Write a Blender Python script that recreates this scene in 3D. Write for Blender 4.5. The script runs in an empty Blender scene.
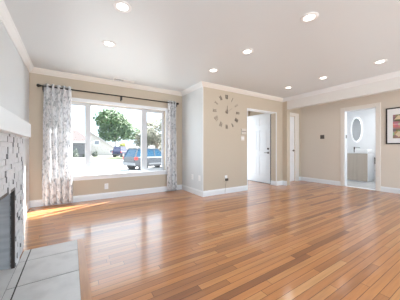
import bpy, bmesh, math, random
from mathutils import Vector, Matrix
random.seed(7)
PI = math.pi
C = bpy.context.scene.collection
S = bpy.context.scene

# ------------------------------------------------------------------ camera
cam = bpy.data.cameras.new('camera'); co = bpy.data.objects.new('camera', cam); C.objects.link(co)
cam.sensor_width = 36; cam.lens = 202.78/400*36; cam.clip_start = .02; cam.clip_end = 500
cam.shift_y = -(150-148.757)/400
co.location = (0, 0, 1.0)
co.rotation_euler = (PI/2, 0, -math.radians(32.437))
S.camera = co
# ------------------------------------------------------------------ world, sun, exposure
S.view_settings.view_transform = 'Standard'; S.view_settings.look = 'None'
S.view_settings.gamma = 1; S.view_settings.use_curve_mapping = False
S.view_settings.exposure = 0.14
wd = bpy.data.worlds.new('sky'); S.world = wd; wd.use_nodes = True
nt = wd.node_tree; bg = nt.nodes['Background']
bg.inputs['Color'].default_value = (.73, .875, 1.0, 1); bg.inputs['Strength'].default_value = 3.6
sl = bpy.data.lights.new('sun', 'SUN'); so = bpy.data.objects.new('sun', sl); C.objects.link(so)
sl.energy = 42.0; sl.angle = math.radians(.7); sl.color = (1, .975, .94)
E_ = math.radians(37); sd = Vector((.925*math.cos(E_), .38*math.cos(E_), math.sin(E_)))
so.rotation_euler = sd.to_track_quat('Z', 'Y').to_euler(); so.location = (10, 8, 12)
try:
    S.cycles.use_denoising = True
    S.cycles.max_bounces = 12; S.cycles.diffuse_bounces = 8; S.cycles.transparent_max_bounces = 12
    S.cycles.sample_clamp_indirect = 6
except Exception: pass
DOWNLIGHT = 8.0
H = 2.38

# ------------------------------------------------------------------ materials
def mat(name, col, rough=.5, metal=0, spec=.5, emis=None, es=0, trans=0, bump=0, bscale=40, coat=0):
    m = bpy.data.materials.new(name); m.use_nodes = True
    n = m.node_tree.nodes; l = m.node_tree.links; b = n['Principled BSDF']
    b.inputs['Base Color'].default_value = (*col, 1); b.inputs['Roughness'].default_value = rough
    b.inputs['Metallic'].default_value = metal; b.inputs['Specular IOR Level'].default_value = spec
    b.inputs['Transmission Weight'].default_value = trans; b.inputs['Coat Weight'].default_value = coat
    if emis: b.inputs['Emission Color'].default_value = (*emis, 1); b.inputs['Emission Strength'].default_value = es
    if bump:
        t = n.new('ShaderNodeNewGeometry'); x = n.new('ShaderNodeTexNoise'); x.inputs['Scale'].default_value = bscale
        x.inputs['Detail'].default_value = 4
        u = n.new('ShaderNodeBump'); u.inputs['Strength'].default_value = bump; u.inputs['Distance'].default_value = .01
        l.new(t.outputs['Position'], x.inputs['Vector']); l.new(x.outputs['Fac'], u.inputs['Height']); l.new(u.outputs['Normal'], b.inputs['Normal'])
    return m
def mottled(name, c1, c2, scale=5, rough=.6, detail=5, lo=.4, hi=.6, bump=0, obj_random=False, stretch=None):
    m = mat(name, c1, rough); n = m.node_tree.nodes; l = m.node_tree.links; b = n['Principled BSDF']
    g = n.new('ShaderNodeNewGeometry'); mp = n.new('ShaderNodeMapping')
    if stretch: mp.inputs['Scale'].default_value = stretch
    x = n.new('ShaderNodeTexNoise'); x.inputs['Scale'].default_value = scale; x.inputs['Detail'].default_value = detail
    r = n.new('ShaderNodeValToRGB'); r.color_ramp.elements[0].position = lo; r.color_ramp.elements[1].position = hi
    r.color_ramp.elements[0].color = (*c1, 1); r.color_ramp.elements[1].color = (*c2, 1)
    l.new(g.outputs['Position'], mp.inputs['Vector']); l.new(mp.outputs['Vector'], x.inputs['Vector'])
    l.new(x.outputs['Fac'], r.inputs['Fac']); l.new(r.outputs['Color'], b.inputs['Base Color'])
    if bump:
        u = n.new('ShaderNodeBump'); u.inputs['Strength'].default_value = bump; u.inputs['Distance'].default_value = .01
        l.new(x.outputs['Fac'], u.inputs['Height']); l.new(u.outputs['Normal'], b.inputs['Normal'])
    return m
M = {}
M['beige'] = mat('beige wall tone', (.55, .472, .375), .6, bump=.04, bscale=60)
M['greige'] = mat('greige wall tone', (.70, .635, .555), .6, bump=.04, bscale=60)
M['grey'] = mat('light grey wall tone', (.67, .70, .72), .5, bump=.04, bscale=60)  # cooler tone for the left and return walls
M['ceil'] = mat('ceiling paint', (.70, .745, .775), .38, spec=.5, bump=.12, bscale=14)
M['trim'] = mat('white trim paint', (.80, .82, .84), .35)
M['crown'] = mat('cream casing and warm-lit crown', (.80, .76, .71), .4)  # cream of the casings; on the crowns it imitates warm mixed light
M['beam'] = mat('beam paint', (.74, .73, .71), .5)
M['white'] = mat('white enamel', (.86, .87, .88), .3)
M['door'] = mat('white door paint', (.74, .765, .80), .3)
M['vinyl'] = mat('white vinyl', (.60, .62, .65), .35)
M['ceramic'] = mat('white ceramic', (.88, .88, .88), .1)
M['black'] = mat('black metal', (.02, .018, .016), .4, metal=.3)
M['bronze'] = mat('dark bronze', (.06, .05, .045), .4, metal=.4)
M['chrome'] = mat('chrome', (.5, .5, .5), .15, metal=1)
M['bathwall'] = mat('white bathroom paint', (.86, .87, .88), .35)
M['darkgrey'] = mat('dark door sweep and gap shade', (.03, .03, .032), .7)
M['lens'] = mat('lit lamp lens', (1, 1, 1), .4, emis=(1, .97, .92), es=5)
M['led'] = mat('led ring', (1, 1, 1), .4, emis=(.95, .98, 1), es=.9)
M['mirror'] = mat('mirror silver', (.80, .815, .82), .08, metal=1)
M['clockmetal'] = mat('brushed brown metal', (.20, .16, .13), .4, metal=.2)
M['clockthin'] = mat('brushed champagne metal', (.34, .275, .22), .4, metal=.2)
M['brass'] = mat('plate taupe', (.10, .085, .07), .4)
M['slot'] = mat('dark slot', (.05, .05, .05), .8)
M['hearth'] = mottled('hearth slate tile', (.66, .65, .64), (.54, .53, .52), 7, .45, 6, .45, .75, bump=.1)
M['grout'] = mat('grout', (.07, .065, .06), .9)
M['stone'] = mottled('whitewashed stone', (.72, .735, .76), (.63, .64, .66), 30, .8, 5, .35, .7, bump=.35)
M['stonegap'] = mat('stone backing', (.05, .047, .045), .9)
M['firebrick'] = mottled('grey painted firebrick', (.44, .44, .45), (.34, .34, .35), 3, .8, 4, .35, .7, bump=.3, stretch=(1, 1, 9))
M['bathtile'] = mottled('marble floor tile', (.80, .81, .82), (.70, .71, .72), 3, .2)
M['vanity'] = mottled('light oak laminate', (.52, .45, .375), (.47, .40, .33), 9, .45, 4, .3, .7, stretch=(4, 4, .15))
# wood floor
def wood_floor(name, along_x=True, w=.057, L=1.1, warm=1):
    m = bpy.data.materials.new(name); m.use_nodes = True
    n = m.node_tree.nodes; l = m.node_tree.links; b = n['Principled BSDF']
    def mth(op, a, c=None, cl=False):
        x = n.new('ShaderNodeMath'); x.operation = op; x.use_clamp = cl
        for i, v in enumerate((a, c)):
            if v is None: continue
            if isinstance(v, (int, float)): x.inputs[i].default_value = v
            else: l.new(v, x.inputs[i])
        return x.outputs[0]
    g = n.new('ShaderNodeNewGeometry'); sp = n.new('ShaderNodeSeparateXYZ'); l.new(g.outputs['Position'], sp.inputs[0])
    U, V = (sp.outputs['X'], sp.outputs['Y']) if along_x else (sp.outputs['Y'], sp.outputs['X'])
    v = mth('DIVIDE', mth('ADD', V, 20), w); row = mth('FLOOR', v); fv = mth('FRACT', v)
    wn = n.new('ShaderNodeTexWhiteNoise'); wn.noise_dimensions = '1D'; l.new(row, wn.inputs['W'])
    u = mth('ADD', mth('DIVIDE', mth('ADD', U, 20), L), mth('MULTIPLY', wn.outputs['Value'], 7.3))
    pid = mth('FLOOR', u); fu = mth('FRACT', u)
    cmb = n.new('ShaderNodeCombineXYZ'); l.new(row, cmb.inputs[0]); l.new(pid, cmb.inputs[1])
    w2 = n.new('ShaderNodeTexWhiteNoise'); w2.noise_dimensions = '2D'; l.new(cmb.outputs[0], w2.inputs['Vector'])
    r = n.new('ShaderNodeValToRGB'); e = r.color_ramp.elements
    e[0].position = 0; e[0].color = (.23, .080, .026, 1); e[1].position = 1; e[1].color = (.57, .28, .108, 1)
    for p, c in ((.07, (.34, .130, .044)), (.35, (.47, .185, .058)), (.7, (.53, .215, .068)), (.88, (.52, .235, .082))):
        q = r.color_ramp.elements.new(p); q.color = (*c, 1)
    l.new(w2.outputs['Value'], r.inputs['Fac'])
    # grain
    off = n.new('ShaderNodeVectorMath'); off.operation = 'MULTIPLY_ADD'
    off.inputs[1].default_value = (2.2, 38, 1) if along_x else (38, 2.2, 1)
    l.new(g.outputs['Position'], off.inputs[0]); l.new(w2.outputs['Color'], off.inputs[2])
    ns = n.new('ShaderNodeTexNoise'); ns.inputs['Scale'].default_value = 1; ns.inputs['Detail'].default_value = 5; ns.inputs['Distortion'].default_value = .6
    l.new(off.outputs[0], ns.inputs['Vector'])
    gr = n.new('ShaderNodeMapRange'); gr.inputs[1].default_value = .25; gr.inputs[2].default_value = .75; gr.inputs[3].default_value = .82; gr.inputs[4].default_value = 1.15
    l.new(ns.outputs['Fac'], gr.inputs[0])
    # gap mask
    gv = mth('LESS_THAN', mth('MINIMUM', fv, mth('SUBTRACT', 1, fv)), .032)
    gu = mth('LESS_THAN', mth('MINIMUM', fu, mth('SUBTRACT', 1, fu)), .0016)
    gap = mth('MAXIMUM', gv, gu)
    mul = mth('MULTIPLY', gr.outputs[0], mth('SUBTRACT', 1, mth('MULTIPLY', gap, .75)))
    vm = n.new('ShaderNodeVectorMath'); vm.operation = 'SCALE'; l.new(r.outputs['Color'], vm.inputs[0]); l.new(mul, vm.inputs['Scale'])
    l.new(vm.outputs[0], b.inputs['Base Color'])
    b.inputs['Roughness'].default_value = .36; b.inputs['Specular IOR Level'].default_value = .4
    b.inputs['Coat Weight'].default_value = .8; b.inputs['Coat Roughness'].default_value = .13; b.inputs['Coat IOR'].default_value = 1.55
    # every board lies a little out of level, which streaks the reflections
    hb = mth('ADD', mth('MULTIPLY', ns.outputs['Fac'], .12), mth('MULTIPLY', mth('MULTIPLY', fv, mth('SUBTRACT', 1, fv)), .4))
    bp = n.new('ShaderNodeBump'); bp.inputs['Strength'].default_value = .35; bp.inputs['Distance'].default_value = .0015
    l.new(hb, bp.inputs['Height']); l.new(bp.outputs['Normal'], b.inputs['Normal'])
    return m
M['wood'] = wood_floor('oak strip floor')
M['border'] = mottled('oak border board', (.50, .255, .115), (.42, .20, .09), 3, .28, 5, .35, .65, stretch=(14, 1.5, 1))
# curtain
def curtain_mat():
    m = bpy.data.materials.new('printed curtain fabric'); m.use_nodes = True
    n = m.node_tree.nodes; l = m.node_tree.links; out = n['Material Output']; b = n['Principled BSDF']
    tc = n.new('ShaderNodeTexCoord'); mp = n.new('ShaderNodeMapping'); mp.inputs['Scale'].default_value = (1, .55, 1)
    l.new(tc.outputs['UV'], mp.inputs['Vector'])
    v = n.new('ShaderNodeTexNoise'); v.inputs['Scale'].default_value = 27; v.inputs['Detail'].default_value = 5; v.inputs['Roughness'].default_value = .65; v.inputs['Distortion'].default_value = .9
    l.new(mp.outputs['Vector'], v.inputs['Vector'])
    r = n.new('ShaderNodeValToRGB'); r.color_ramp.elements[0].position = .50; r.color_ramp.elements[0].color = (.90, .90, .91, 1)
    r.color_ramp.elements[1].position = .61; r.color_ramp.elements[1].color = (.50, .51, .53, 1)
    l.new(v.outputs['Fac'], r.inputs['Fac']); l.new(r.outputs['Color'], b.inputs['Base Color']); b.inputs['Roughness'].default_value = .8
    t = n.new('ShaderNodeBsdfTranslucent'); l.new(r.outputs['Color'], t.inputs['Color'])
    mx = n.new('ShaderNodeMixShader'); mx.inputs[0].default_value = .35
    l.new(b.outputs[0], mx.inputs[1]); l.new(t.outputs[0], mx.inputs[2]); l.new(mx.outputs[0], out.inputs['Surface'])
    return m
M['curtain'] = curtain_mat()
def glass_mat():
    m = bpy.data.materials.new('window glass'); m.use_nodes = True
    n = m.node_tree.nodes; l = m.node_tree.links; out = n['Material Output']; n.remove(n['Principled BSDF'])
    t = n.new('ShaderNodeBsdfTransparent'); t.inputs[0].default_value = (.95, .96, .96, 1)
    g = n.new('ShaderNodeBsdfGlossy'); g.inputs['Roughness'].default_value = .02
    f = n.new('ShaderNodeFresnel'); f.inputs[0].default_value = 1.3
    mx = n.new('ShaderNodeMixShader'); ge = n.new('ShaderNodeNewGeometry'); k1 = n.new('ShaderNodeMath'); k1.operation = 'SUBTRACT'; k1.inputs[0].default_value = 1; l.new(ge.outputs['Backfacing'], k1.inputs[1])
    k2 = n.new('ShaderNodeMath'); k2.operation = 'MULTIPLY'; l.new(f.outputs[0], k2.inputs[0]); l.new(k1.outputs[0], k2.inputs[1])
    l.new(k2.outputs[0], mx.inputs[0]); l.new(t.outputs[0], mx.inputs[1]); l.new(g.outputs[0], mx.inputs[2])
    l.new(mx.outputs[0], out.inputs['Surface']); return m
M['glass'] = glass_mat()
M['concrete'] = mottled('pale concrete', (.40, .40, .395), (.35, .35, .345), .6, .9)
M['asphalt'] = mottled('sunbleached asphalt', (.34, .335, .33), (.30, .295, .29), .5, .9)
M['lawn'] = mottled('dry lawn', (.12, .15, .07), (.2, .2, .12), 2, .95)
M['leaf'] = mottled('tree leaves', (.022, .065, .022), (.13, .19, .085), 1.2, .7, 3, .35, .65)
M['leafpale'] = mottled('pale olive leaves', (.07, .075, .04), (.26, .24, .17), 1.5, .7, 3, .35, .65)
M['leafyellow'] = mottled('yellow blossom', (.40, .34, .03), (.20, .24, .05), 2, .7)
M['shrub'] = mottled('grey green shrub', (.05, .065, .05), (.11, .125, .10), 2, .8)
M['bark'] = mat('bark', (.22, .17, .13), .9)
M['stucco'] = mat('cream stucco', (.40, .375, .34), .9)
M['stucco2'] = mat('taupe stucco', (.13, .12, .12), .9)
M['shingle'] = mottled('pinkish shingles', (.10, .075, .072), (.085, .065, .062), 2, .9)
M['shingle2'] = mottled('pale grey shingles', (.34, .335, .33), (.30, .295, .29), 2, .9)
M['garage'] = mat('garage door grey', (.11, .105, .11), .7)
M['carsilver'] = mat('silver car paint', (.062, .064, .074), .4, spec=.4)
M['carnavy'] = mat('navy car paint', (.02, .02, .06), .5, spec=.3)
M['carblue'] = mat('dark blue car paint', (.01, .02, .05), .5, spec=.3)
M['carglass'] = mat('car glass with sky reflection colour', (.006, .055, .11), .12, spec=.4)  # blue of the reflected sky is put into the glass colour
M['carglassgrey'] = mat('lavender car glass', (.07, .07, .13), .2, spec=.4)
M['carglassdark'] = mat('dark car glass', (.012, .016, .02), .2, spec=.3)
M['stoneshade'] = mottled('shade-toned stone ends', (.16, .16, .165), (.34, .34, .345), 30, .9)  # shade on the stone ends, painted as a darker colour
M['plastic'] = mat('dark plastic', (.05, .05, .055), .6)
M['tyre'] = mat('tyre rubber', (.03, .03, .03), .8)
M['rim'] = mat('alloy wheel', (.2, .2, .21), .4)
M['tail'] = mat('red tail light', (.45, .02, .015), .35)

# ------------------------------------------------------------------ helpers
def box(bm, x0, x1, y0, y1, z0, z1):
    vs = [bm.verts.new((x, y, z)) for z in (z0, z1) for x, y in ((x0, y0), (x1, y0), (x1, y1), (x0, y1))]
    for f in ((0, 3, 2, 1), (4, 5, 6, 7), (0, 1, 5, 4), (1, 2, 6, 5), (2, 3, 7, 6), (3, 0, 4, 7)):
        bm.faces.new([vs[i] for i in f])
    return vs
def cyl(bm, p0, p1, r0, r1=None, seg=20, cap=True):
    r1 = r0 if r1 is None else r1
    p0, p1 = Vector(p0), Vector(p1); d = (p1-p0).normalized()
    a = d.orthogonal().normalized(); b = d.cross(a)
    A = [bm.verts.new(p0+(a*math.cos(t)+b*math.sin(t))*r0) for t in [2*PI*i/seg for i in range(seg)]]
    B = [bm.verts.new(p1+(a*math.cos(t)+b*math.sin(t))*r1) for t in [2*PI*i/seg for i in range(seg)]]
    for i in range(seg): bm.faces.new((A[i], A[(i+1) % seg], B[(i+1) % seg], B[i]))
    if cap: bm.faces.new(A[::-1]); bm.faces.new(B)
def lathe(bm, prof, cx=0, cy=0, seg=32, sx=1, sy=1):      # prof: (r, z) list
    rings = []
    for r, z in prof:
        rings.append([bm.verts.new((cx+r*sx*math.cos(2*PI*i/seg), cy+r*sy*math.sin(2*PI*i/seg), z)) for i in range(seg)])
    for k in range(len(rings)-1):
        for i in range(seg): bm.faces.new((rings[k][i], rings[k][(i+1) % seg], rings[k+1][(i+1) % seg], rings[k+1][i]))
    if prof[0][0] > 1e-4: bm.faces.new(rings[0][::-1])
    if prof[-1][0] > 1e-4: bm.faces.new(rings[-1])
def prism(bm, poly, axis, a0, a1):                        # extrude a closed 2D polygon along an axis
    def P(u, v, a): return {'x': (a, u, v), 'y': (u, a, v), 'z': (u, v, a)}[axis]
    A = [bm.verts.new(P(u, v, a0)) for u, v in poly]; B = [bm.verts.new(P(u, v, a1)) for u, v in poly]
    n = len(poly)
    for i in range(n): bm.faces.new((A[i], A[(i+1) % n], B[(i+1) % n], B[i]))
    bm.faces.new(A[::-1]); bm.faces.new(B)
def wpos(o):
    v = Vector((0, 0, 0))
    while o is not None: v += o.location; o = o.parent
    return v
def obj(name, bm, m, parent=None, smooth=False, bevel=0, local=False, kind=None):
    bmesh.ops.recalc_face_normals(bm, faces=bm.faces)
    me = bpy.data.meshes.new(name)
    if parent is None:
        lo = [min(v.co[i] for v in bm.verts) for i in range(3)]; hi = [max(v.co[i] for v in bm.verts) for i in range(3)]
        o0 = Vector(((lo[0]+hi[0])/2, (lo[1]+hi[1])/2, lo[2]))
        if local: o0 = Vector((0, 0, 0))
    else: o0 = Vector((0, 0, 0)) if local else wpos(parent)
    bmesh.ops.translate(bm, vec=-o0, verts=bm.verts)
    bm.to_mesh(me); bm.free()
    if isinstance(m, str): m = M[m]
    me.materials.append(m)
    o = bpy.data.objects.new(name, me); C.objects.link(o)
    if parent is None: o.location = o0
    else: o.parent = parent
    if smooth:
        for p in me.polygons: p.use_smooth = True
    if bevel:
        b = o.modifiers.new('bevel', 'BEVEL'); b.width = bevel; b.segments = 2; b.limit_method = 'ANGLE'
    if kind: o['kind'] = kind
    return o
def B(name, dims, m, parent=None, **k):
    bm = bmesh.new(); box(bm, *dims); return obj(name, bm, m, parent, **k)
def thing(name, label, cat, loc=(0, 0, 0), rz=0, group=None):
    o = bpy.data.objects.new(name, None); C.objects.link(o); o.location = loc; o.rotation_euler = (0, 0, rz)
    o.empty_display_size = .1
    o['label'] = label; o['category'] = cat
    if group: o['group'] = group
    return o
def tag(o, label, cat, group=None, kind=None):
    o['label'] = label; o['category'] = cat
    if group: o['group'] = group
    if kind: o['kind'] = kind
    return o
def struct(name, bm, m, label=None, **k):
    o = obj(name, bm, m, None, kind='structure', **k)
    if label: o['label'] = label
    return o
def boxes(*ds):
    bm = bmesh.new()
    for d in ds: box(bm, *d)
    return bm
def dup(root, loc, label=None, group=None, rz=None):
    r = root.copy(); C.objects.link(r); r.location = loc
    if rz is not None: r.rotation_euler = (0, 0, rz)
    if label: r['label'] = label
    if group: r['group'] = group
    for ch in list(root.children):
        c = ch.copy(); C.objects.link(c); c.parent = r
        for g in list(ch.children):
            d = g.copy(); C.objects.link(d); d.parent = c
    return r

# ------------------------------------------------------------------ the setting
xL, yW, xR, yC, xB, xD = -.6, 4.46, 2.313, 3.529, 4.963, 6.152
yO = 4.66; yBk = -1.7; xD2 = 6.27; xB2 = 5.09; yH = 3.726; yC2 = 3.707
FB0, FB1, FBZ = 1.22, 2.28, .675     # firebox opening
wx0, wx1, wz0, wz1 = -.2, 1.87, .47, 1.89
struct('floor', boxes((xL, xD2, yBk, yC, -.12, 0), (xL, xR+.1, yC, yW+.02, -.12, 0), (xR+.1, 4.85, yC, 4.8, -.12, 0), (4.85, xD2, yC, 3.97, -.12, 0)), 'wood', 'narrow strip oak floor with a glossy finish')
struct('floor', boxes((xD2, 8.0, 1.3, 3.5, -.12, 0)), 'bathtile', 'pale marble tile floor of the bathroom')
B('trim_1', (xD, xD2, 1.835, 2.497, 0, .006), 'trim', kind='structure')['label'] = 'white threshold in the bathroom doorway'
struct('ceiling', boxes((xL-.2, 8.1, yBk-.1, 4.78, H, H+.14)), 'ceil', 'pale textured ceiling')
struct('ceiling', boxes((3.6, 5.3, 4.78, 5.3, H, H+.14)), 'ceil')  # unseen slab added to cut the skylight reaching the front door
struct('ceiling', boxes((4.3, 5.32, 5.3, 6.2, H, H+.14)), 'ceil')  # unseen extension of that slab, added to shade the entry further
struct('wall_sunblock', boxes((5.2, 5.32, 4.78, 6.2, -.12, H)), 'beige')  # unseen wall added to keep the sun out of the front doorway
struct('wall_left', boxes((xL-.12, xL, yBk, -1.5, 0, H), (xL-.12, xL, -1.5, .4, 0, .5), (xL-.12, xL, -1.5, .4, 2.1, H), (xL-.12, xL, .4, FB0, 0, H), (xL-.12, xL, FB1, yO, 0, H), (xL-.12, xL, FB0, FB1, FBZ+.02, H)), 'grey')  # includes an out-of-view opening added to let daylight in
struct('wall_window', boxes((xL, wx0, yW, yO, 0, H), (wx1, xR+.1, yW, yO, 0, H), (wx0, wx1, yW, yO, 0, wz0), (wx0, wx1, yW, yO, wz1, H)), 'beige')
struct('wall_return', boxes((xR, xR+.1, yC2, yW, 0, H), (xR, xR+.0005, yC+.0, yC2, 0, H)), 'grey')
struct('wall_clock', boxes((xR+.0006, 3.589, yC, yC2, 0, H), (3.589, 4.701, yC, yC2, 1.985, H), (4.701, xB2, yC, yC2, 0, H)), 'beige')
struct('wall_stub', boxes((xB, xB2, 3.391, yC, 0, H)), 'beige')
struct('wall_beam', boxes((xB, xB2, yBk, 3.391, 2.075, H)), 'beam', 'dropped pale header spanning the hall opening')
struct('wall_entry', boxes((xR+.1, 3.86, 4.66, 4.78, 0, H), (3.86, 4.78, 4.66, 4.78, 2.05, H), (4.78, 5.2, 4.66, 4.78, 0, H), (4.83, xB2, yC2, 4.66, 0, H)), 'beige')
struct('wall_hall', boxes((xB2, 5.14, yH, yH+.12, 0, H), (5.87, xD, yH, yH+.12, 0, H), (5.14, 5.87, yH, yH+.12, 2.0, H)), 'beige')
struct('wall_right', boxes((xD, xD2, yBk, 1.835, 0, H), (xD, xD2, 2.497, yH+.12, 0, H), (xD, xD2, 1.835, 2.497, 2.0, H)), 'greige')
struct('wall_back', boxes((xL, -.4, yBk-.12, yBk, 0, H), (5.95, xD2, yBk-.12, yBk, 0, H), (-.4, 5.95, yBk-.12, yBk, 2.25, H)), 'greige')  # wide opening behind the camera, added to let daylight in
struct('wall_bathroom', boxes((7.87, 7.99, 1.3, 3.5, 0, H)), 'bathwall')
struct('wall_bathroom', boxes((xD2, 7.99, 1.2, 1.3, 0, H)), 'bathwall')
struct('wall_bathroom', boxes((xD2, 7.99, 3.5, 3.6, 0, H)), 'bathwall')
# white corner bead where the return wall meets the clock wall
struct('trim_2', boxes((xR-.004, xR+.010, yC-.004, yC+.008, .0, H-.075)), 'trim')

# crown mouldings
CR, CD = .07, .085
cprof = [(0, 0), (.012, 0), (.018, .012), (.030, .022), (.048, .045), (.058, .062), (.070, .070), (.070, .085), (0, .085)]
def crown(name, p, axis, a0, a1, sgn, z=H-CD, mt='trim', m0=0, m1=0):
    # p: wall coordinate, sgn: direction into the room, m0 / m1: mitre at each end (+1 inner corner: shorter, -1 outer: longer)
    bm = bmesh.new(); A = []; Bv = []
    for d, h in cprof:
        u0 = a0 + m0*d; u1 = a1 - m1*d
        if axis == 'x': A.append(bm.verts.new((u0, p+sgn*d, z+h))); Bv.append(bm.verts.new((u1, p+sgn*d, z+h)))
        else: A.append(bm.verts.new((p+sgn*d, u0, z+h))); Bv.append(bm.verts.new((p+sgn*d, u1, z+h)))
    n = len(cprof)
    for i in range(n): bm.faces.new((A[i], A[(i+1) % n], Bv[(i+1) % n], Bv[i]))
    bm.faces.new(A[::-1]); bm.faces.new(Bv)
    struct(name, bm, mt)
crown('trim_3', xL, 'y', yBk, yW, 1, m1=1)
crown('trim_4', yW, 'x', xL, xR, -1, mt='crown', m0=1, m1=1)  # warm light on this crown is put into its colour
crown('trim_5', xR, 'y', yC, yW, -1, m0=-1, m1=1)
crown('trim_6', yC, 'x', xR, xB, -1, mt='crown', m0=-1, m1=1)
crown('trim_7', xB, 'y', yBk, yC, -1, m1=1)
# baseboards
bprof = [(0, 0), (.014, 0), (.014, .085), (.011, .098), (.006, .108), (.004, .118), (0, .118)]
def base(name, p, axis, a0, a1, sgn, m0=0, m1=0):
    bm = bmesh.new(); A = []; Bv = []
    for d, h in bprof:
        u0 = a0 + m0*d; u1 = a1 - m1*d
        if axis == 'x': A.append(bm.verts.new((u0, p+sgn*d, h))); Bv.append(bm.verts.new((u1, p+sgn*d, h)))
        else: A.append(bm.verts.new((p+sgn*d, u0, h))); Bv.append(bm.verts.new((p+sgn*d, u1, h)))
    n = len(bprof)
    for i in range(n): bm.faces.new((A[i], A[(i+1) % n], Bv[(i+1) % n], Bv[i]))
    bm.faces.new(A[::-1]); bm.faces.new(Bv)
    struct(name, bm, 'trim')
base('baseboard_left', xL, 'y', 2.69, yW, 1, m1=1)
base('baseboard_window', yW, 'x', xL, xR, -1, m0=1, m1=1)
base('baseboard_return', xR, 'y', yC, yW, -1, m0=-1, m1=1)
base('baseboard_clock', yC, 'x', xR, 3.589, -1, m0=-1)
base('baseboard_clock', yC, 'x', 4.701, xB, -1, m0=-1, m1=1)
base('baseboard_jamb', 4.701, 'y', yC, yC2, -1, m0=-1)
base('baseboard_stub', xB, 'y', 3.391, yC, -1, m1=1)
base('baseboard_entry', 4.83, 'y', yC2, 4.66, -1)
base('baseboard_right', xD, 'y', yBk, 1.745, -1)
base('baseboard_right', xD, 'y', 2.587, yH, -1, m1=1)
base('baseboard_hall', yH, 'x', 6.06, xD, -1, m1=1)
# white edge of the cased opening to the entry
struct('trim_8', boxes((3.589, 3.604, yC-.006, yC2, 0, 1.985), (3.604, 4.701, yC-.006, yC2, 1.968, 1.985)), 'trim')
struct('trim_9', boxes((4.690, 4.701, yC-.004, yC+.016, .118, 1.968)), 'trim')
# casings
struct('trim_10', boxes((xD-.018, xD, 2.497, 2.587, 0, 2.09), (xD-.018, xD, 1.745, 1.835, 0, 2.09), (xD-.018, xD, 1.835, 2.497, 2.0, 2.09)), 'crown', 'cream casing around the bathroom doorway', bevel=.004)
struct('trim_11', boxes((xD, xD2, 2.485, 2.497, .006, 2.0), (xD, xD2, 1.835, 1.847, .006, 2.0), (xD, xD2, 1.847, 2.485, 1.988, 2.0)), 'trim', 'white jamb lining of the bathroom doorway')
struct('trim_12', boxes((5.85, 6.04, yH-.018, yH, 0, 2.10), (5.10, 5.85, yH-.018, yH, 2.0, 2.10)), 'crown', 'cream casing of the hall door', bevel=.004)

# doors -------------------------------------------------------------
def slab_door(root, w, h, t, dm='door'):
    """leaf in local coords: width along +y from 0 to w, thickness along x from 0 to t; six raised panels on the -x face"""
    st = .105
    cols = ((st, w/2-.045), (w/2+.045, w-st)); rows = ((.20, .80), (.92, 1.56), (1.67, h-.12))
    bm = bmesh.new()
    ys = sorted({0, w, *[c for cc in cols for c in cc]}); zs = sorted({.008, h, *[r for rr in rows for r in rr]})
    dep = .009
    box(bm, dep, t, 0, w, .008, h)
    for i in range(len(ys)-1):
        for j in range(len(zs)-1):
            y0, y1, z0, z1 = ys[i], ys[i+1], zs[j], zs[j+1]
            if any(abs(y0-c[0]) < 1e-6 for c in cols) and any(abs(z0-r[0]) < 1e-6 for r in rows): continue
            box(bm, 0, dep, y0, y1, z0, z1)
    leaf = obj('door_leaf', bm, dm, root, local=True)
    for c in cols:
        for r in rows:
            b2 = bmesh.new(); g = .028
            vs = box(b2, .0015, dep, c[0]+g, c[1]-g, r[0]+g, r[1]-g)
            for v in vs:
                if v.co.x < .005:
                    v.co.y += .018*(1 if v.co.y < (c[0]+c[1])/2 else -1); v.co.z += .018*(1 if v.co.z < (r[0]+r[1])/2 else -1)
            p = obj('raised_panel', b2, dm, leaf, local=True)
    return leaf
def lever(root, y, z, d=-1):
    bm = bmesh.new(); cyl(bm, (-.012, y, z), (0, y, z), .028); cyl(bm, (-.05, y, z), (-.012, y, z), .009)
    cyl(bm, (-.048, y-.005*d, z), (-.048, y-d*.105, z), .009, .007)
    obj('door_handle', bm, 'bronze', root, local=True)['label'] = 'dark bronze lever handle'
d1 = thing('door_1', 'white six panel front door standing open in the entry, with dark lever', 'door', (4.755, 3.775, 0)); d1['kind'] = 'structure'
del d1['category']
lf = slab_door(d1, .88, 2.03, .045)
lever(d1, .07, .885, -1)
bm = bmesh.new(); cyl(bm, (-.02, .07, 1.0), (0, .07, 1.0), .028); cyl(bm, (-.028, .07, 1.0), (-.02, .07, 1.0), .017)
obj('deadbolt', bm, 'bronze', d1, local=True)
B('door_edge', (.003, .048, -.006, -.0005, .008, 2.03), 'darkgrey', d1, local=True)['label'] = 'dark strip on the leading edge with the gap shadow painted in'  # near-black strip also stands for the shadow in the door gap
bm = bmesh.new(); box(bm, .005, .04, 0, .88, .0, .008); obj('door_sweep', bm, 'darkgrey', d1, local=True)
for z in (.25, 1.02, 1.80):
    bm = bmesh.new(); cyl(bm, (.05, .888, z-.045), (.05, .888, z+.045), .007); obj('hinge', bm, 'bronze', d1, local=True)
d2 = thing('door_2', 'white closed door at the end of the hall', 'door', (5.855, yH+.02, 0), PI/2); d2['kind'] = 'structure'; del d2['category']
slab_door(d2, .70, 1.99, .04, 'white')
lever(d2, .055, .945, -1)

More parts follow.
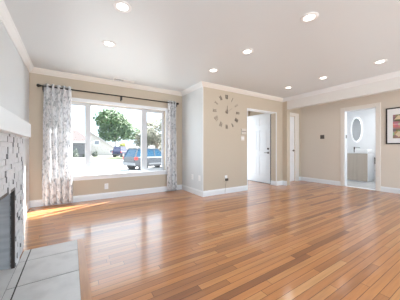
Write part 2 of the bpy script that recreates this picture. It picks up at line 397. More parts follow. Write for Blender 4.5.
# window ------------------------------------------------------------
w1 = thing('window_1', 'wide three pane picture window in a white frame', 'window', ((wx0+wx1)/2, yW, wz0)); w1['kind'] = 'structure'; del w1['category']
yg = 4.56
obj('casing', boxes((wx0-.09, wx1+.09, yW-.018, yW, wz1-.005, 1.952), (wx0-.09, wx0, yW-.018, yW, .5, wz1-.005), (wx1, wx1+.09, yW-.018, yW, .5, wz1-.005)), 'trim', w1, bevel=.004)
obj('sill', boxes((wx0-.12, wx1+.12, yW-.05, yW, .465, .495), (wx0-.09, wx1+.09, yW-.016, yW, .40, .465), (wx0, wx1, yW, yg-.03, .47, .495)), 'trim', w1, bevel=.004)
f_ = boxes((wx0, wx1, yg-.03, yg+.03, wz1-.03, wz1), (wx0, wx1, yg-.03, yg+.03, .47, .515), (wx0, wx0+.035, yg-.03, yg+.03, .515, wz1-.03), (wx1-.03, wx1, yg-.03, yg+.03, .515, wz1-.03),
           (.255, .33, yg-.03, yg+.03, .515, wz1-.03), (1.33, 1.43, yg-.03, yg+.03, .515, wz1-.03))
obj('window_frame', f_, 'vinyl', w1, bevel=.003)
for a, b_ in ((wx0+.035, .255), (.33, 1.33), (1.43, wx1-.03)):
    B('pane', (a, b_, yg-.003, yg+.003, .515, wz1-.03), 'glass', w1)
# inner sash rails on the two side casements
for a, b_ in ((wx0+.035, .255), (1.43, wx1-.03)):
    t_ = .028
    obj('sash', boxes((a, a+t_, yg-.02, yg-.004, .515, wz1-.03), (b_-t_, b_, yg-.02, yg-.004, .515, wz1-.03), (a+t_, b_-t_, yg-.02, yg-.004, .515, .55), (a+t_, b_-t_, yg-.02, yg-.004, wz1-.06, wz1-.03)), 'vinyl', w1)

# ------------------------------------------------------------------ fireplace
fp = thing('fireplace', 'whitewashed stacked stone fireplace with thick white mantel on the left wall', 'fireplace', (xL, 1.8, 0))
SF = -.40; SY0, SY1, SZ = .85, 2.67, 1.115
obj('surround_core', boxes((xL+.0, SF-.03, SY0, FB0-.05, 0, SZ), (xL, SF-.03, FB1+.05, SY1-.012, 0, SZ), (xL, SF-.03, FB0-.05, FB1+.05, FBZ+.05, SZ)), 'stonegap', fp)
bm = bmesh.new(); z = 0.0; rnd = random.Random(3)
while z < SZ-.01:
    h = rnd.choice((.038, .045, .052)); h = min(h, SZ-z)
    if SZ-z-h < .015: h = SZ-z
    spans = [(SY0, FB0), (FB1, SY1)] if z+h*.5 < FBZ else [(SY0, SY1)]
    for s0, s1 in spans:
        y = s0
        while y < s1-.001:
            w_ = rnd.uniform(.07, .22); w_ = min(w_, s1-y)
            if s1-y-w_ < .04: w_ = s1-y
            p = SF + rnd.choice((-.005, -.003, -.001, 0, 0, .001, .003, .009))
            g = rnd.choice((.001, .002, .008, .012))
            box(bm, SF-.03, p, y, y+w_-g, z, z+h-rnd.choice((.0006, .001, .003)))
            y += w_
    z += h
bm.normal_update()
sv = obj('stone_veneer', bm, 'stone', fp)
sv.data.materials.append(M['stoneshade'])
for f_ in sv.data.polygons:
    if abs(f_.normal.y) > .9: f_.material_index = 1  # end faces take the painted shade
B('mantel', (xL, -.35, SY0-.05, 2.705, SZ, 1.255), 'trim', fp, bevel=.006)
obj('firebox', boxes((-1.05, -1.0, FB0-.05, FB1+.05, 0, FBZ), (-1.0, SF-.03, FB0-.05, FB0, 0, FBZ), (-1.0, SF-.03, FB1, FB1+.05, 0, FBZ), (-1.0, SF-.035, FB0, FB1, FBZ-.0, FBZ+.05)), 'firebrick', fp)
obj('opening_frame', boxes((SF-.02, SF+.002, FB1-.022, FB1, 0.0, FBZ), (SF-.02, SF+.002, FB0, FB0+.022, 0, FBZ), (SF-.02, SF+.002, FB0+.022, FB1-.022, FBZ-.02, FBZ)), 'bronze', fp)['label'] = 'dark metal frame edging the firebox opening'
B('firebox_floor', (-1.0, SF+.009, FB0, FB1, -.0, .004), 'hearth', fp)
he = thing('hearth', 'pale slate tile hearth set flush in the floor before the fireplace', 'hearth', (-.17, 1.7, 0))
ys = [.35, .75, 1.15, 1.545, 1.94, 2.345, 2.595]
B('grout_bed', (SF+.010, .055, ys[0], ys[-1], .0, .003), 'grout', he)
bm = bmesh.new(); g = .005
for a, b_ in zip(ys[:-1], ys[1:]):
    box(bm, SF+.013, -.335-g, a+g, b_-g, .001, .006); box(bm, -.335+g, .055-.001, a+g, b_-g, .001, .006)
obj('slate_tiles', bm, 'hearth', he)
B('wood_border', (.056, .115, ys[0], 2.60, 0, .006), 'border', he)['label'] = 'oak border board'

# ------------------------------------------------------------------ curtains
yr, zr = 4.37, 2.075
rod = thing('curtain_rod', 'black curtain rod with ball finials above the window', 'curtain rod', (.84, yr, zr))
bm = bmesh.new(); cyl(bm, (-.45, yr, zr), (2.13, yr, zr), .011, seg=16); obj('rod', bm, 'black', rod, smooth=True)
for x, s_ in ((-.45, -1), (2.13, 1)):
    bm = bmesh.new(); bmesh.ops.create_uvsphere(bm, u_segments=16, v_segments=12, radius=.026, matrix=Matrix.Translation((x+s_*.02, yr, zr)))
    cyl(bm, (x-s_*.012, yr, zr), (x+s_*.004, yr, zr), .017); obj('finial', bm, 'black', rod, smooth=True)
for x in (-.405, .875, 2.115):
    bm = bmesh.new(); box(bm, x-.012, x+.012, yW-.008, yW, zr-.085, zr+.01); box(bm, x-.007, x+.007, yr-.016, yW-.008, zr-.026, zr-.012)
    box(bm, x-.008, x+.008, yr-.018, yr-.012, zr-.026, zr+.006); box(bm, x-.008, x+.008, yr+.012, yr+.018, zr-.026, zr+.006)
    box(bm, x-.009, x+.009, yr-.018, yr+.018, zr-.075, zr-.0125)
    obj('bracket', bm, 'black', rod)
def curtain(x0, x1, nf, label, ph=0, flare=0, seed=1):
    r = random.Random(seed)
    root = thing('curtain', label, 'curtain', ((x0+x1)/2, yr, .02), group='printed curtains at the window')
    bm = bmesh.new(); uv = bm.loops.layers.uv.new('uv'); N = nf*16; K = 40; z1 = zr+.045; z0 = .022
    G = []; amp = [r.uniform(.8, 1.15) for _ in range(nf*2+2)]; drift = [r.uniform(-.02, .02) for _ in range(nf+2)]
    W_ = (x1-x0)*1.7
    for k in range(K+1):
        tz = k/K; z = z1+(z0-z1)*tz; row = []
        for i in range(N+1):
            s = i/N; a = s*nf*2*PI+ph; j = min(int(s*nf), nf-1)
            A = .036*amp[j]*(1-.15*tz)
            x = x0+(x1-x0)*s + drift[j]*tz*math.sin(s*PI) + flare*tz*(.5-s)*-1 + .004*math.sin(7*z+a)
            y = yr + A*math.sin(a) + .006*math.sin(9*z+4*s)*tz
            row.append((bm.verts.new((x, y, z)), (s*W_, z)))
        G.append(row)
    for k in range(K):
        for i in range(N):
            q = [G[k][i], G[k+1][i], G[k+1][i+1], G[k][i+1]]
            f = bm.faces.new([v[0] for v in q])
            for lp, v in zip(f.loops, q): lp[uv].uv = v[1]
    o = obj('curtain_panel', bm, 'curtain', root, smooth=True)
    sm = o.modifiers.new('cloth', 'SOLIDIFY'); sm.thickness = .0015
    for j in range(nf*2):        # metal rings where the cloth crosses the rod
        a = (j*PI - ph)/(nf*2*PI)
        if 0.02 < a < .98:
            x = x0+(x1-x0)*a
            b2 = bmesh.new()
            n1, n2 = 20, 8
            V = [[b2.verts.new((x+.003*math.cos(q*2*PI/n2), yr+(.021+.004*math.cos(q*2*PI/n2+PI/2))*math.cos(p*2*PI/n1), zr+(.021+.004*math.cos(q*2*PI/n2+PI/2))*math.sin(p*2*PI/n1))) for q in range(n2)] for p in range(n1)]
            for p in range(n1):
                for q in range(n2): b2.faces.new((V[p][q], V[(p+1) % n1][q], V[(p+1) % n1][(q+1) % n2], V[p][(q+1) % n2]))
            obj('grommet', b2, 'bronze', root, smooth=True)
    return root
curtain(-.40, .0, 5, 'wide white curtain with grey print at the left side of the window', .4, .05, 3)
curtain(1.90, 2.11, 3, 'narrow white curtain with grey print at the right side of the window, near the corner', .8, .05, 8)

# ------------------------------------------------------------------ ceiling fixtures
def downlight(name_loc, label):
    x, y = name_loc
    t = thing('ceiling_light', label, 'recessed light', (x, y, H-.014), group='recessed ceiling lights')
    bm = bmesh.new(); lathe(bm, [(.052, H-.014+.010), (.056, H-.008), (.082, H-.006), (.086, H-.002), (.086, H), (.052, H)], x, y, 40)
    obj('trim_ring', bm, 'white', t, smooth=True)
    bm = bmesh.new(); lathe(bm, [(.0001, H-.0045), (.052, H-.0045), (.052, H-.001), (.0001, H-.001)], x, y, 32)
    obj('lens', bm, 'lens', t)
    L = bpy.data.lights.new('lamp', 'SPOT'); L.energy = DOWNLIGHT; L.spot_size = math.radians(150); L.spot_blend = .9; L.shadow_soft_size = .09
    L.color = (.95, .97, 1)
    lo = bpy.data.objects.new('lamp', L); C.objects.link(lo); lo.parent = t; lo.location = (0, 0, -.012)
    return t
LX = ((.42, 'left'), (2.11, 'middle'), (4.13, 'right')); LY = (2.885, 2.065, 1.18)
downlight((.42, 2.885), 'lit recessed light nearest the window, left of the return wall')
downlight((.42, 2.065), 'lit recessed light at the upper left edge of the picture')
downlight((2.11, 2.885), 'lit recessed light just before the corner above the clock wall')
downlight((2.11, 2.065), 'lit recessed light in the centre of the ceiling')
downlight((2.11, 1.18), 'large lit recessed light nearest the camera right of centre')
downlight((4.13, 2.785), 'lit recessed light in front of the entry opening beside the header')
downlight((4.13, 2.04), 'lit recessed light in the middle of the row along the header')
downlight((4.13, 1.18), 'lit recessed light nearest the right edge of the picture')
downlight((5.55, 2.3), 'added unseen recessed light in the hall, brightening the right wall')  # out of view, added to brighten the right wall
v = thing('ceiling_vent', 'white slotted air register in the ceiling above the window', 'vent', (.90, 4.28, H-.008))
obj('vent_frame', boxes((.70, 1.10, 4.21, 4.226, H-.008, H), (.70, 1.10, 4.334, 4.35, H-.008, H), (.70, .716, 4.226, 4.334, H-.008, H), (1.084, 1.10, 4.226, 4.334, H-.008, H), (.893, .907, 4.226, 4.334, H-.008, H)), 'white', v)
B('vent_duct', (.716, 1.084, 4.226, 4.334, H-.002, H-.0005), 'slot', v)
obj('louvres', boxes(*[(.716, .893, 4.240+.034*i, 4.245+.034*i, H-.007, H-.002) for i in range(3)], *[(.907, 1.084, 4.228+.012*i, 4.237+.012*i, H-.007, H-.002) for i in range(9)]), 'white', v)

# ------------------------------------------------------------------ wall clock (frameless roman numerals)
cx_, cz_, R_ = 2.952, 1.83, .335
ck = thing('wall_clock', 'large frameless clock of separate metallic roman numerals on the beige wall', 'clock', (cx_, yC, cz_))
def stroke(bm, x0, z0, x1, z1, w, y0, y1):
    d = Vector((x1-x0, 0, z1-z0)); n_ = Vector((-d.z, 0, d.x)).normalized()*w/2
    a = Vector((x0, 0, z0)); b = Vector((x1, 0, z1)); V = []
    for y in (y0, y1):
        for p in (a+n_, a-n_, b-n_, b+n_): V.append(bm.verts.new((p.x, y, p.z)))
    for f in ((0, 1, 2, 3), (7, 6, 5, 4), (0, 4, 5, 1), (1, 5, 6, 2), (2, 6, 7, 3), (3, 7, 4, 0)): bm.faces.new([V[i] for i in f])
def numeral(txt, h):
    segs = []; x = 0
    for ch in txt:
        if ch == 'I': segs += [(x+.007, 0, x+.007, h, .011), (x, 0, x+.014, 0, .005), (x, h, x+.014, h, .005)]; x += .020
        if ch == 'V': segs += [(x, h, x+.018, 0, .012), (x+.036, h, x+.018, 0, .007)]; x += .040
        if ch == 'X': segs += [(x, h, x+.036, 0, .012), (x+.036, h, x, 0, .007)]; x += .042
    return segs, x
for k, t_ in enumerate(['XII', 'I', 'II', 'III', 'IIII', 'V', 'VI', 'VII', 'VIII', 'IX', 'X', 'XI']):
    a = -k*PI/6+PI/2; h = .088; segs, W_ = numeral(t_, h); bm = bmesh.new()
    px, pz = cx_+R_*math.cos(a), cz_+R_*math.sin(a)
    ra = -k*PI/6
    for i, (u0, v0, u1, v1, w_) in enumerate(segs):
        def T(u, v_):
            u -= W_/2; v_ -= h/2
            return px+u*math.cos(ra)-v_*math.sin(ra), pz+u*math.sin(ra)+v_*math.cos(ra)
        stroke(bm, *T(u0, v0), *T(u1, v1), w_, yC-.006-.0004*i, yC-.0)
    obj('numeral', bm, 'clockmetal' if k in (0, 9, 3, 6, 4, 5, 11, 1) else 'clockthin', ck)
bm = bmesh.new(); cyl(bm, (cx_, yC, cz_), (cx_, yC-.02, cz_), .032, seg=32); obj('hub', bm, 'clockthin', ck)
bm = bmesh.new(); stroke(bm, cx_, cz_-.045, cx_, cz_-.015, .032, yC-.030, yC-.024); stroke(bm, cx_, cz_+.015, cx_, cz_+.05, .026, yC-.030, yC-.024); stroke(bm, cx_, cz_-.02, cx_, cz_+.13, .009, yC-.029, yC-.025); obj('hour_hand', bm, 'clockmetal', ck)
bm = bmesh.new(); stroke(bm, cx_, cz_, cx_+.14, cz_+.085, .007, yC-.024, yC-.020); obj('minute_hand', bm, 'clockthin', ck)

# thermostat and switch by the entry opening
th = thing('thermostat', 'white thermostat on the wall left of the entry opening', 'thermostat', (3.485, yC, 1.36))
B('body', (3.385, 3.545, yC-.028, yC, 1.345, 1.475), mat('pale plastic', (.62, .57, .51), .4), th, bevel=.006)
B('display', (3.40, 3.53, yC-.030, yC-.028, 1.405, 1.415), 'brass', th)
M['almond'] = mat('almond plastic', (.66, .61, .55), .4)
sw = thing('light_switch', 'white switch plate directly under the thermostat', 'light switch', (3.46, yC, 1.2))
B('plate', (3.385, 3.50, yC-.006, yC, 1.19, 1.31), 'almond', sw, bevel=.002)
for x in (3.418, 3.467): B('rocker', (x-.016, x+.016, yC-.010, yC-.006, 1.217, 1.283), 'ceramic', sw)
sw = thing('light_switch', 'small dark double switch plate on the right wall beside the bathroom door', 'light switch', (xD, 3.06, 1.29))
B('plate', (xD-.006, xD, 3.005, 3.12, 1.285, 1.40), 'brass', sw, bevel=.002)
for y in (3.037, 3.088): B('rocker', (xD-.011, xD-.006, y-.014, y+.014, 1.31, 1.375), 'bronze', sw)

# outlets
def outlet_y(x, z, y, label, g='white wall outlets'):
    t = thing('wall_outlet', label, 'outlet', (x, y, z-.057))
    B('plate', (x-.036, x+.036, y-.006, y, z-.057, z+.057), 'white', t, bevel=.002)
    for dz in (-.022, .022):
        B('socket', (x-.016, x+.016, y-.008, y-.006, z+dz-.014, z+dz+.014), 'ceramic', t)
    return t
outlet_y(.60, .245, yW, 'white outlet below the window sill')
outlet_y(2.934, .345, yC, 'outlet under the clock with a dark adapter plugged in')
def outlet_x(x, y, z, label):
    t = thing('wall_outlet', label, 'outlet', (x, y, z-.057))
    B('plate', (x-.006, x, y-.036, y+.036, z-.057, z+.057), 'white', t, bevel=.002)
    for dz in (-.022, .022):
        B('socket', (x-.008, x-.006, y-.016, y+.016, z+dz-.014, z+dz+.014), 'ceramic', t)
outlet_x(xR, 3.955, .365, 'left of two white plates low on the grey return wall, nearer the window')
outlet_x(xR, 3.66, .372, 'right of two white plates low on the grey return wall, nearer the corner')
ad = thing('power_adapter', 'dark power adapter plugged into the outlet under the clock, cord hanging to floor', 'adapter', (2.934, yC, .28))
B('adapter_body', (2.90, 2.968, yC-.045, yC-.009, .285, .338), 'bronze', ad, bevel=.004)
cu = bmesh.new()
pts = [(2.915, yC-.03, .285), (2.905, yC-.022, .20), (2.900, yC-.02, .13), (2.893, yC-.019, .05), (2.88, yC-.03, .008), (2.80, yC-.08, .005), (2.72, yC-.10, .005), (2.66, yC-.07, .005), (2.60, yC-.03, .005)]
for a, b_ in zip(pts[:-1], pts[1:]): cyl(cu, a, b_, .0028, seg=8)
obj('cord', cu, 'clockthin', ad)

# picture -----------------------------------------------------------
pc = thing('framed_picture', 'black framed print with wide white mat on the right wall', 'picture', (xD, 1.235, 1.11))
PY0, PY1, PZ0, PZ1 = .83, 1.65, 1.105, 1.925
obj('frame', boxes((xD-.028, xD, PY0, PY0+.024, PZ0, PZ1), (xD-.028, xD, PY1-.024, PY1, PZ0, PZ1), (xD-.028, xD, PY0+.024, PY1-.024, PZ0, PZ0+.024), (xD-.028, xD, PY0+.024, PY1-.024, PZ1-.024, PZ1)), 'black', pc, bevel=.002)
B('mat_board', (xD-.012, xD-.002, PY0+.024, PY1-.024, PZ0+.024, PZ1-.024), 'white', pc)
def print_mat():
    m = mat('abstract print', (.5, .4, .3), .5); n = m.node_tree.nodes; l = m.node_tree.links; b = n['Principled BSDF']
    g = n.new('ShaderNodeNewGeometry'); s = n.new('ShaderNodeSeparateXYZ'); l.new(g.outputs['Position'], s.inputs[0])
    mr = n.new('ShaderNodeMapRange'); mr.inputs[1].default_value = 1.23; mr.inputs[2].default_value = 1.77; l.new(s.outputs['Z'], mr.inputs[0])
    r = n.new('ShaderNodeValToRGB'); r.color_ramp.interpolation = 'CONSTANT'; e = r.color_ramp.elements
    e[0].position = 0; e[0].color = (.36, .27, .17, 1); e[1].position = .16; e[1].color = (.46, .36, .22, 1)
    for p, c in ((.30, (.24, .18, .13)), (.40, (.42, .27, .22)), (.46, (.62, .22, .22)), (.56, (.70, .42, .38)), (.62, (.50, .20, .22)), (.70, (.22, .16, .13)), (.88, (.30, .24, .18))):
        q = e.new(p); q.color = (*c, 1)
    l.new(mr.outputs[0], r.inputs['Fac'])
    v_ = n.new('ShaderNodeTexVoronoi'); v_.inputs['Scale'].default_value = 14; l.new(g.outputs['Position'], v_.inputs['Vector'])
    mx = n.new('ShaderNodeMix'); mx.data_type = 'RGBA'; mx.blend_type = 'OVERLAY'; mx.inputs[0].default_value = .45
    l.new(r.outputs['Color'], mx.inputs[6]); l.new(v_.outputs['Color'], mx.inputs[7]); l.new(mx.outputs[2], b.inputs['Base Color'])
    return m
pr = B('print', (xD-.0135, xD-.012, PY0+.125, PY1-.12, 1.235, 1.765), print_mat(), pc)
sand = mat('print sand', (.66, .56, .38), .5)
for c_, h_ in ((1.43, .10), (1.24, .12), (1.05, .10)):
    bm = bmesh.new(); prism(bm, [(c_-.08, 1.655), (c_+.08, 1.655), (c_, 1.655+h_)], 'x', xD-.0142, xD-.0136); obj('printed_triangle', bm, sand, pr)
    bm = bmesh.new(); prism(bm, [(c_-.06, 1.32), (c_, 1.26), (c_+.06, 1.32), (c_, 1.40)], 'x', xD-.0142, xD-.0136); obj('printed_diamond', bm, sand, pr)

# ------------------------------------------------------------------ bathroom
struct('wall_bathroom', boxes((6.271, 6.28, 2.50, 3.5, .006, H), (6.271, 6.28, 1.3, 1.832, .006, H), (6.271, 6.28, 1.832, 2.50, 2.0, H)), 'bathwall')
vn = thing('bathroom_vanity', 'light oak vanity cabinet seen through the bathroom doorway', 'vanity', (7.62, 2.66, 0))
vy0, vy1 = 2.40, 2.92; vx = 7.38
obj('carcass', boxes((vx+.02, 7.87, vy0, vy1, .06, .86), (vx+.06, 7.87, vy0+.02, vy1-.02, 0, .06)), 'white', vn)['label'] = 'white carcass'
for a, b_ in ((vy0+.003, (vy0+vy1)/2-.002), ((vy0+vy1)/2+.002, vy1-.003)):
    B('cabinet_door', (vx, vx+.019, a, b_, .03, .855), 'vanity', vn, bevel=.002)
B('countertop', (vx-.012, 7.87, vy0-.01, vy1+.01, .86, .89), 'ceramic', vn, bevel=.003)
bs = bmesh.new(); box(bs, 7.46, 7.80, 2.42, 2.76, .89, .985)
o = obj('sink_basin', bs, 'ceramic', None, bevel=.02); tag(o, 'white square vessel sink standing on the vanity top', 'sink')
fc = thing('faucet', 'dark tall faucet beside the vessel sink on the vanity', 'faucet', (7.60, 2.81, .89))
bm = bmesh.new(); cyl(bm, (7.60, 2.81, .89), (7.60, 2.81, 1.06), .017); obj('faucet_body', bm, 'bronze', fc)
bm = bmesh.new(); cyl(bm, (7.60, 2.82, 1.045), (7.60, 2.66, 1.035), .012); cyl(bm, (7.60, 2.665, 1.04), (7.60, 2.665, 1.01), .010); obj('spout', bm, 'chrome', fc)
mi = thing('mirror', 'oval mirror with glowing rim on the white bathroom wall', 'mirror', (7.87, 2.842, 1.24))
def oval(bm, x0, x1, ry, rz, cy=2.842, cz=1.625, seg=48):
    A = [bm.verts.new((x0, cy+ry*math.cos(2*PI*i/seg), cz+rz*math.sin(2*PI*i/seg))) for i in range(seg)]
    Bv = [bm.verts.new((x1, cy+ry*math.cos(2*PI*i/seg), cz+rz*math.sin(2*PI*i/seg))) for i in range(seg)]
    for i in range(seg): bm.faces.new((A[i], A[(i+1) % seg], Bv[(i+1) % seg], Bv[i]))
    bm.faces.new(A[::-1]); bm.faces.new(Bv)
bm = bmesh.new(); oval(bm, 7.85, 7.87, .155, .405); obj('light_rim', bm, 'led', mi)['label'] = 'glowing rim'
bm = bmesh.new(); oval(bm, 7.84, 7.85, .135, .375); obj('mirror_glass', bm, 'mirror', mi)
to = thing('toilet', 'white toilet beside the vanity in the bathroom', 'toilet', (7.55, 2.07, 0))
bm = bmesh.new(); lathe(bm, [(.10, 0), (.11, .05), (.10, .18), (.15, .30), (.18, .37), (.185, .385)], 7.50, 2.07, 32, 1.25, 1); obj('bowl', bm, 'ceramic', to, smooth=True)
bm = bmesh.new(); lathe(bm, [(.001, .388), (.185, .388), (.19, .395), (.19, .41), (.18, .42), (.001, .425)], 7.50, 2.07, 32, 1.25, 1); obj('seat_lid', bm, 'white', to, smooth=True)
B('tank', (7.70, 7.868, 1.86, 2.28, .38, .76), 'ceramic', to, bevel=.02)
B('tank_lid', (7.69, 7.869, 1.85, 2.29, .76, .79), 'ceramic', to, bevel=.008)
bm = bmesh.new(); box(bm, 7.84, 7.87, 2.335, 2.385, .70, .73); cyl(bm, (7.835, 2.36, .54), (7.835, 2.36, .73), .012); obj('x', bm, 'bronze')
o = C.objects[-1]; o.name = 'paper_holder'; tag(o, 'dark upright paper holder on the bathroom wall between vanity and toilet', 'paper holder')
hg = B('hinge_plate', (6.20, 6.24, 2.478, 2.486, 1.28, 1.37), 'bronze'); hg['kind'] = 'structure'; hg.name = 'trim_13'
L = bpy.data.lights.new('bathroom_ceiling_lamp', 'AREA'); L.energy = 15; L.size = .8; L.color = (.97, .985, 1)
lo = bpy.data.objects.new('bathroom_ceiling_lamp', L); C.objects.link(lo); lo.location = (6.95, 1.75, H-.03)

# ------------------------------------------------------------------ outdoors
GZ = -.65
struct('ground', boxes((-80, 80, 4.9, 110, GZ-.3, GZ), (-80, 80, -60, yBk-.3, GZ-.3, GZ), (-80, xL-1.2, yBk-.3, 4.9, GZ-.3, GZ), (8.3, 80, yBk-.3, 4.9, GZ-.3, GZ)), 'concrete', 'pale sunlit paving in front of the house')
struct('street', boxes((-80, 80, 14.2, 26, GZ, GZ+.012)), 'asphalt', 'sunbleached street')
struct('kerb', boxes((-80, 80, 26, 26.2, GZ, GZ+.14)), 'concrete')
struct('lawn', boxes((3.0, 12.5, 30, 46, GZ, GZ+.03)), 'lawn', 'thin lawn in front of the cream house')

def house(name_label, x0, x1, y0, y1, zw, zr_, wallm, roofm, gable='front', win=(), garage=None):
    t = thing('house', name_label, 'house', ((x0+x1)/2, y0, GZ))
    o_ = .45
    if gable == 'front':
        xm = (x0+x1)/2
        bm = bmesh.new(); prism(bm, [(x0, GZ), (x1, GZ), (x1, zw), (xm, zr_), (x0, zw)], 'y', y0, y1); obj('walls', bm, wallm, t)
        sl_ = (zr_-zw)/(xm-x0)
        bm = bmesh.new()
        prism(bm, [(x0-o_, zw-o_*sl_), (xm, zr_), (xm, zr_+.22), (x0-o_, zw-o_*sl_+.22)], 'y', y0-.5, y1+.3)
        prism(bm, [(x1+o_, zw-o_*sl_), (xm, zr_), (xm, zr_+.22), (x1+o_, zw-o_*sl_+.22)], 'y', y0-.5, y1+.3); obj('roof', bm, roofm, t)
    else:
        ym = (y0+y1)/2
        B('walls', (x0, x1, y0, y1, GZ, zw), wallm, t)
        bm = bmesh.new()
        v_ = [bm.verts.new(p) for p in ((x0-o_, y0-o_, zw), (x1+o_, y0-o_, zw), (x1+o_, y1+o_, zw), (x0-o_, y1+o_, zw), (x0+2.0, ym, zr_), (x1-2.0, ym, zr_))]
        for f in ((0, 1, 5, 4), (1, 2, 5), (2, 3, 4, 5), (3, 0, 4), (3, 2, 1, 0)): bm.faces.new([v_[i] for i in f])
        obj('roof', bm, roofm, t)
        B('fascia', (x0-o_, x1+o_, y0-o_-.03, y0-o_, zw-.18, zw+.02), 'trim', t)
    for (a, b_, c, d) in win:
        w_ = B('window', (a, b_, y0-.06, y0, c, d), 'trim', t)
        B('pane', (a+.1, b_-.1, y0-.08, y0-.06, c+.1, d-.1), mat_win, w_)
    if garage:
        a, b_, c = garage
        g_ = bmesh.new()
        for k in range(4):
            h_ = (c-GZ)/4; box(g_, a, b_, y0-.06, y0, GZ+k*h_, GZ+(k+1)*h_-.04)
        obj('garage_door', g_, 'garage', t)
    return t
mat_win = mat('house window glass', (.16, .17, .19), .15)
house('low house with pinkish roof and grey garage seen through the left pane', -5.5, 3.05, 45.2, 53, 2.3, 4.9, 'stucco2', 'shingle', 'side', win=((-4.8, -3.2, .6, 1.9),), garage=(-1.9, 2.6, 1.7))
house('cream gabled house with small dark window behind the middle pane', -1.6, 9.6, 54.5, 66, .9, 4.7, 'stucco', 'shingle2', 'front', win=((4.6, 5.8, 1.9, 3.0), (8.0, 9.0, -.1, .8)))
house('pale low house across the street behind the silver car', 14, 30, 52, 62, 1.3, 2.6, 'stucco', 'shingle2', 'side', win=((16, 18, -.1, .9), (22, 24, -.1, .9)))

def foliage(bm, blobs, n, sz, rnd):
    for _ in range(n):
        cx, cy, cz, rx, rz = rnd.choices(blobs, weights=[b[3]**2 for b in blobs])[0]
        while True:
            p = Vector((rnd.gauss(0, 1), rnd.gauss(0, 1), rnd.gauss(0, 1)))
            if p.length > .1: break
        p = p.normalized()*rnd.uniform(.55, 1.0)
        c = Vector((cx+p.x*rx, cy+p.y*rx, cz+p.z*rz))
        a = Vector((rnd.gauss(0, 1), rnd.gauss(0, 1), rnd.gauss(0, 1))).normalized(); b = a.orthogonal().normalized()
        s = sz*rnd.uniform(.6, 1.3)
        v = [bm.verts.new(c+a*s), bm.verts.new(c+b*s*.45), bm.verts.new(c-a*s), bm.verts.new(c-b*s*.45)]
        bm.faces.new(v)
def tree(name, label, x, y, trunk, crown_r, crown_z, n, sz, lm, seed, cat='tree', blobs=None, zr_=None):
    rnd = random.Random(seed); t = thing(name, label, cat, (x, y, GZ))
    b2 = bmesh.new(); cyl(b2, (x, y, GZ), (x+.1, y, crown_z-crown_r*.3), trunk, trunk*.6, 10)
    if not blobs:
        blobs = [(x, y, crown_z, crown_r*.7, crown_r*.6)]
        for _ in range(11):
            a = rnd.uniform(0, 2*PI); rr = crown_r*rnd.uniform(.35, .62)
            blobs.append((x+rr*math.cos(a), y+rr*math.sin(a), crown_z+crown_r*rnd.uniform(-.45, .45), crown_r*rnd.uniform(.28, .45), crown_r*rnd.uniform(.25, .4)))
    for bb in blobs[:7]: cyl(b2, (x, y, crown_z-crown_r*.5), (bb[0], bb[1], bb[2]), trunk*.4, trunk*.15, 6)
    obj('trunk', b2, 'bark', t)
    bm = bmesh.new(); foliage(bm, blobs, n, sz, rnd); obj('foliage', bm, lm, t)
    return t
tree('tree', 'large round green tree rising behind the cream house', 14.6, 85.5, .4, 9.6, 9.2, 9000, .6, 'leaf', 5)
tree('tree', 'tall pale olive tree behind the right window pane', 14.2, 38.0, .22, 5.0, 4.2, 7000, .24, 'leafpale', 9)
tree('tree', 'slender pale tree at the right edge of the window', 16.4, 31.0, .16, 3.2, 3.0, 1800, .2, 'leafpale', 19)
tree('tree', 'faint pale tree behind the left pane above the pinkish roof', -2.5, 74, .25, 3.0, 8.5, 900, .3, 'leafpale', 29)
yb = tree('flowering_shrub', 'yellow flowering shrub standing beyond the parked cars', 9.6, 46.8, .06, 1.1, 1.7, 700, .16, 'leafyellow', 31, 'shrub')
for x, y, r_, lab, s_ in ((.5, 43.8, .8, 'grey green bush in the middle before the grey garage', 1), (2.2, 43.6, .42, 'low bush at the right end of the grey garage', 2), (-1.4, 43.6, .6, 'bush at the left end of the grey garage', 3), (4.1, 46.0, .62, 'small dark bush at the left of the lawn', 4), (8.6, 47.5, .5, 'small bush behind the navy van', 5)):
    rnd = random.Random(s_); bm = bmesh.new(); foliage(bm, [(x, y, GZ+r_*.8, r_, r_*.9), (x+r_*.3, y, GZ+r_*1.5, r_*.4, r_*.7)], 700, .13, rnd); bmesh.ops.translate(bm, vec=(0, 0, 0), verts=bm.verts)
    tt = thing('bush', lab, 'bush', (x, y, GZ)); obj('foliage', bm, 'shrub', tt)
    b2 = bmesh.new(); cyl(b2, (x, y, GZ), (x, y, GZ+r_*1.2), .05, .03, 8); obj('stem', b2, 'bark', tt)

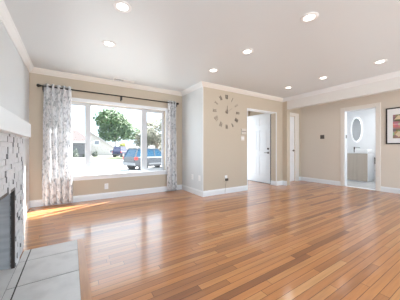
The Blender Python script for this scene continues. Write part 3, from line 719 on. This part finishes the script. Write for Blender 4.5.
# cars --------------------------------------------------------------
def car(label, x, y, rz, paint, sc=1.0, Lc=4.4, hc=1.68, glass='carglass', gl='blue reflecting windows'):
    t = thing('car', label, 'car', (x, y, GZ+.012), rz); W_ = .9
    k = Lc/4.4
    # loft of cross-sections along the length: (x, belt half width, z low, z belt)
    secs = [(0.0, .74, .42, .86), (.06, .82, .34, 1.00), (.35, .88, .28, 1.04), (1.2, .90, .26, 1.02), (2.6, .90, .26, .99), (3.2, .89, .27, .97), (3.75, .86, .30, .92), (4.2, .78, .34, .80), (4.4, .66, .42, .66)]
    bm = bmesh.new(); R = []
    for sx, hw, zl, zb in secs:
        ring = []
        for yy, zz in ((-hw*.90, zl), (-hw, zl+.12), (-hw, (zl+zb)/2), (-hw*.985, zb-.06), (-hw*.90, zb), (0, zb+.03), (hw*.90, zb), (hw*.985, zb-.06), (hw, (zl+zb)/2), (hw, zl+.12), (hw*.90, zl)):
            ring.append(bm.verts.new((sx*k, yy, zz)))
        R.append(ring)
    n_ = len(R[0])
    for a, b_ in zip(R[:-1], R[1:]):
        for i in range(n_): bm.faces.new((a[i], a[(i+1) % n_], b_[(i+1) % n_], b_[i]))
    bm.faces.new(R[0][::-1]); bm.faces.new(R[-1])
    body = obj('body', bm, paint, t, local=True, smooth=False)
    body.modifiers.new('b', 'BEVEL').width = .02
    # cabin
    bm = bmesh.new()
    low = [(.10, -.80), (3.15, -.80), (3.15, .80), (.10, .80)]; top = [(.42, -.62), (2.45, -.62), (2.45, .62), (.42, .62)]
    lv = [bm.verts.new((a*k, b_, 1.0)) for a, b_ in low]; tv = [bm.verts.new((a*k, b_, hc-.05)) for a, b_ in top]
    for i in range(4): bm.faces.new((lv[i], lv[(i+1) % 4], tv[(i+1) % 4], tv[i]))
    bm.faces.new(tv); bm.faces.new(lv[::-1])
    obj('windows', bm, glass, t, local=True)['label'] = gl
    bm = bmesh.new(); box(bm, .38*k, 2.48*k, -.64, .64, hc-.06, hc); obj('roof', bm, paint, t, local=True, bevel=.02)
    for sg in (-1, 1):
        bm = bmesh.new(); box(bm, .5*k, 2.3*k, sg*.60-.015, sg*.60+.015, hc+.03, hc+.06)
        for q in (.52, 1.4, 2.26): box(bm, q*k-.02, q*k+.02, sg*.60-.015, sg*.60+.015, hc, hc+.03)
        obj('roof_rail', bm, 'plastic', t, local=True)
        for (a, b_) in ((.10, .42), (1.02, 1.05), (1.98, 2.0), (3.15, 2.45)):
            bm = bmesh.new(); w_ = .05 if a in (.10, 3.15) else .035
            V = [(a*k-w_, sg*.812, .99), (a*k+w_, sg*.812, .99), (b_*k+w_, sg*.632, hc-.05), (b_*k-w_, sg*.632, hc-.05)]
            f = [bm.verts.new(q) for q in V]; g_ = [bm.verts.new((q[0], q[1]-sg*.03, q[2])) for q in V]
            for i in range(4): bm.faces.new((f[i], f[(i+1) % 4], g_[(i+1) % 4], g_[i]))
            bm.faces.new(f); bm.faces.new(g_[::-1]); obj('pillar', bm, paint, t, local=True)
        bm = bmesh.new(); box(bm, .02*k, .30*k, sg*.80-.065, sg*.80+.065, .80, 1.02); obj('tail_light', bm, 'tail', t, local=True, bevel=.02)
        for wx in (.82*k, 3.55*k):
            bm = bmesh.new(); cyl(bm, (wx, sg*.905, .34), (wx, sg*.70, .34), .40, seg=32); obj('wheel_arch', bm, 'plastic', t, local=True)
            bm = bmesh.new(); cyl(bm, (wx, sg*.93, .335), (wx, sg*.72, .335), .335, seg=32); wl = obj('wheel', bm, 'tyre', t, local=True, bevel=.02)
            bm = bmesh.new(); cyl(bm, (wx, sg*.94, .335), (wx, sg*.92, .335), .07, seg=16); cyl(bm, (wx, sg*.937, .335), (wx, sg*.925, .335), .23, .23, 32)
            obj('hub_cap', bm, 'rim', wl, local=True)
        bm = bmesh.new(); box(bm, 1.3*k, 3.0*k, sg*.905-.012, sg*.905+.012, .42, .52); obj('side_moulding', bm, 'rim' if paint == 'carsilver' else 'plastic', t, local=True)
        for q in (1.15, 2.05):
            bm = bmesh.new(); box(bm, q*k, q*k+.16, sg*.90-.02, sg*.90+.02, .86, .89); obj('door_handle', bm, 'rim', t, local=True)
    bm = bmesh.new(); box(bm, -.06, .14, -.82, .82, .38, .60); obj('bumper', bm, 'plastic' if paint != 'carsilver' else 'rim', t, local=True, bevel=.04)
    bm = bmesh.new(); box(bm, 4.3*k, 4.46*k, -.76, .76, .36, .56); obj('bumper', bm, 'plastic', t, local=True, bevel=.04)
    t.scale = (sc, sc, sc)
    return t
car('silver sport utility car with blue reflecting windows and red tail light parked outside the window', 3.66, 15.9, math.radians(18), 'carsilver', 1.0, 4.2, 1.66)
car('navy van parked far off behind the silver car', 7.35, 41.5, math.radians(48), 'carnavy', 1.1, 3.6, 1.9, 'carglassgrey', 'grey lavender windows')
car('grey car with dark windows seen over the hood of the silver car at the right', 9.0, 23.0, math.radians(-10), 'carsilver', 1.05, 4.4, 1.95, 'carglassdark', 'dark windows')
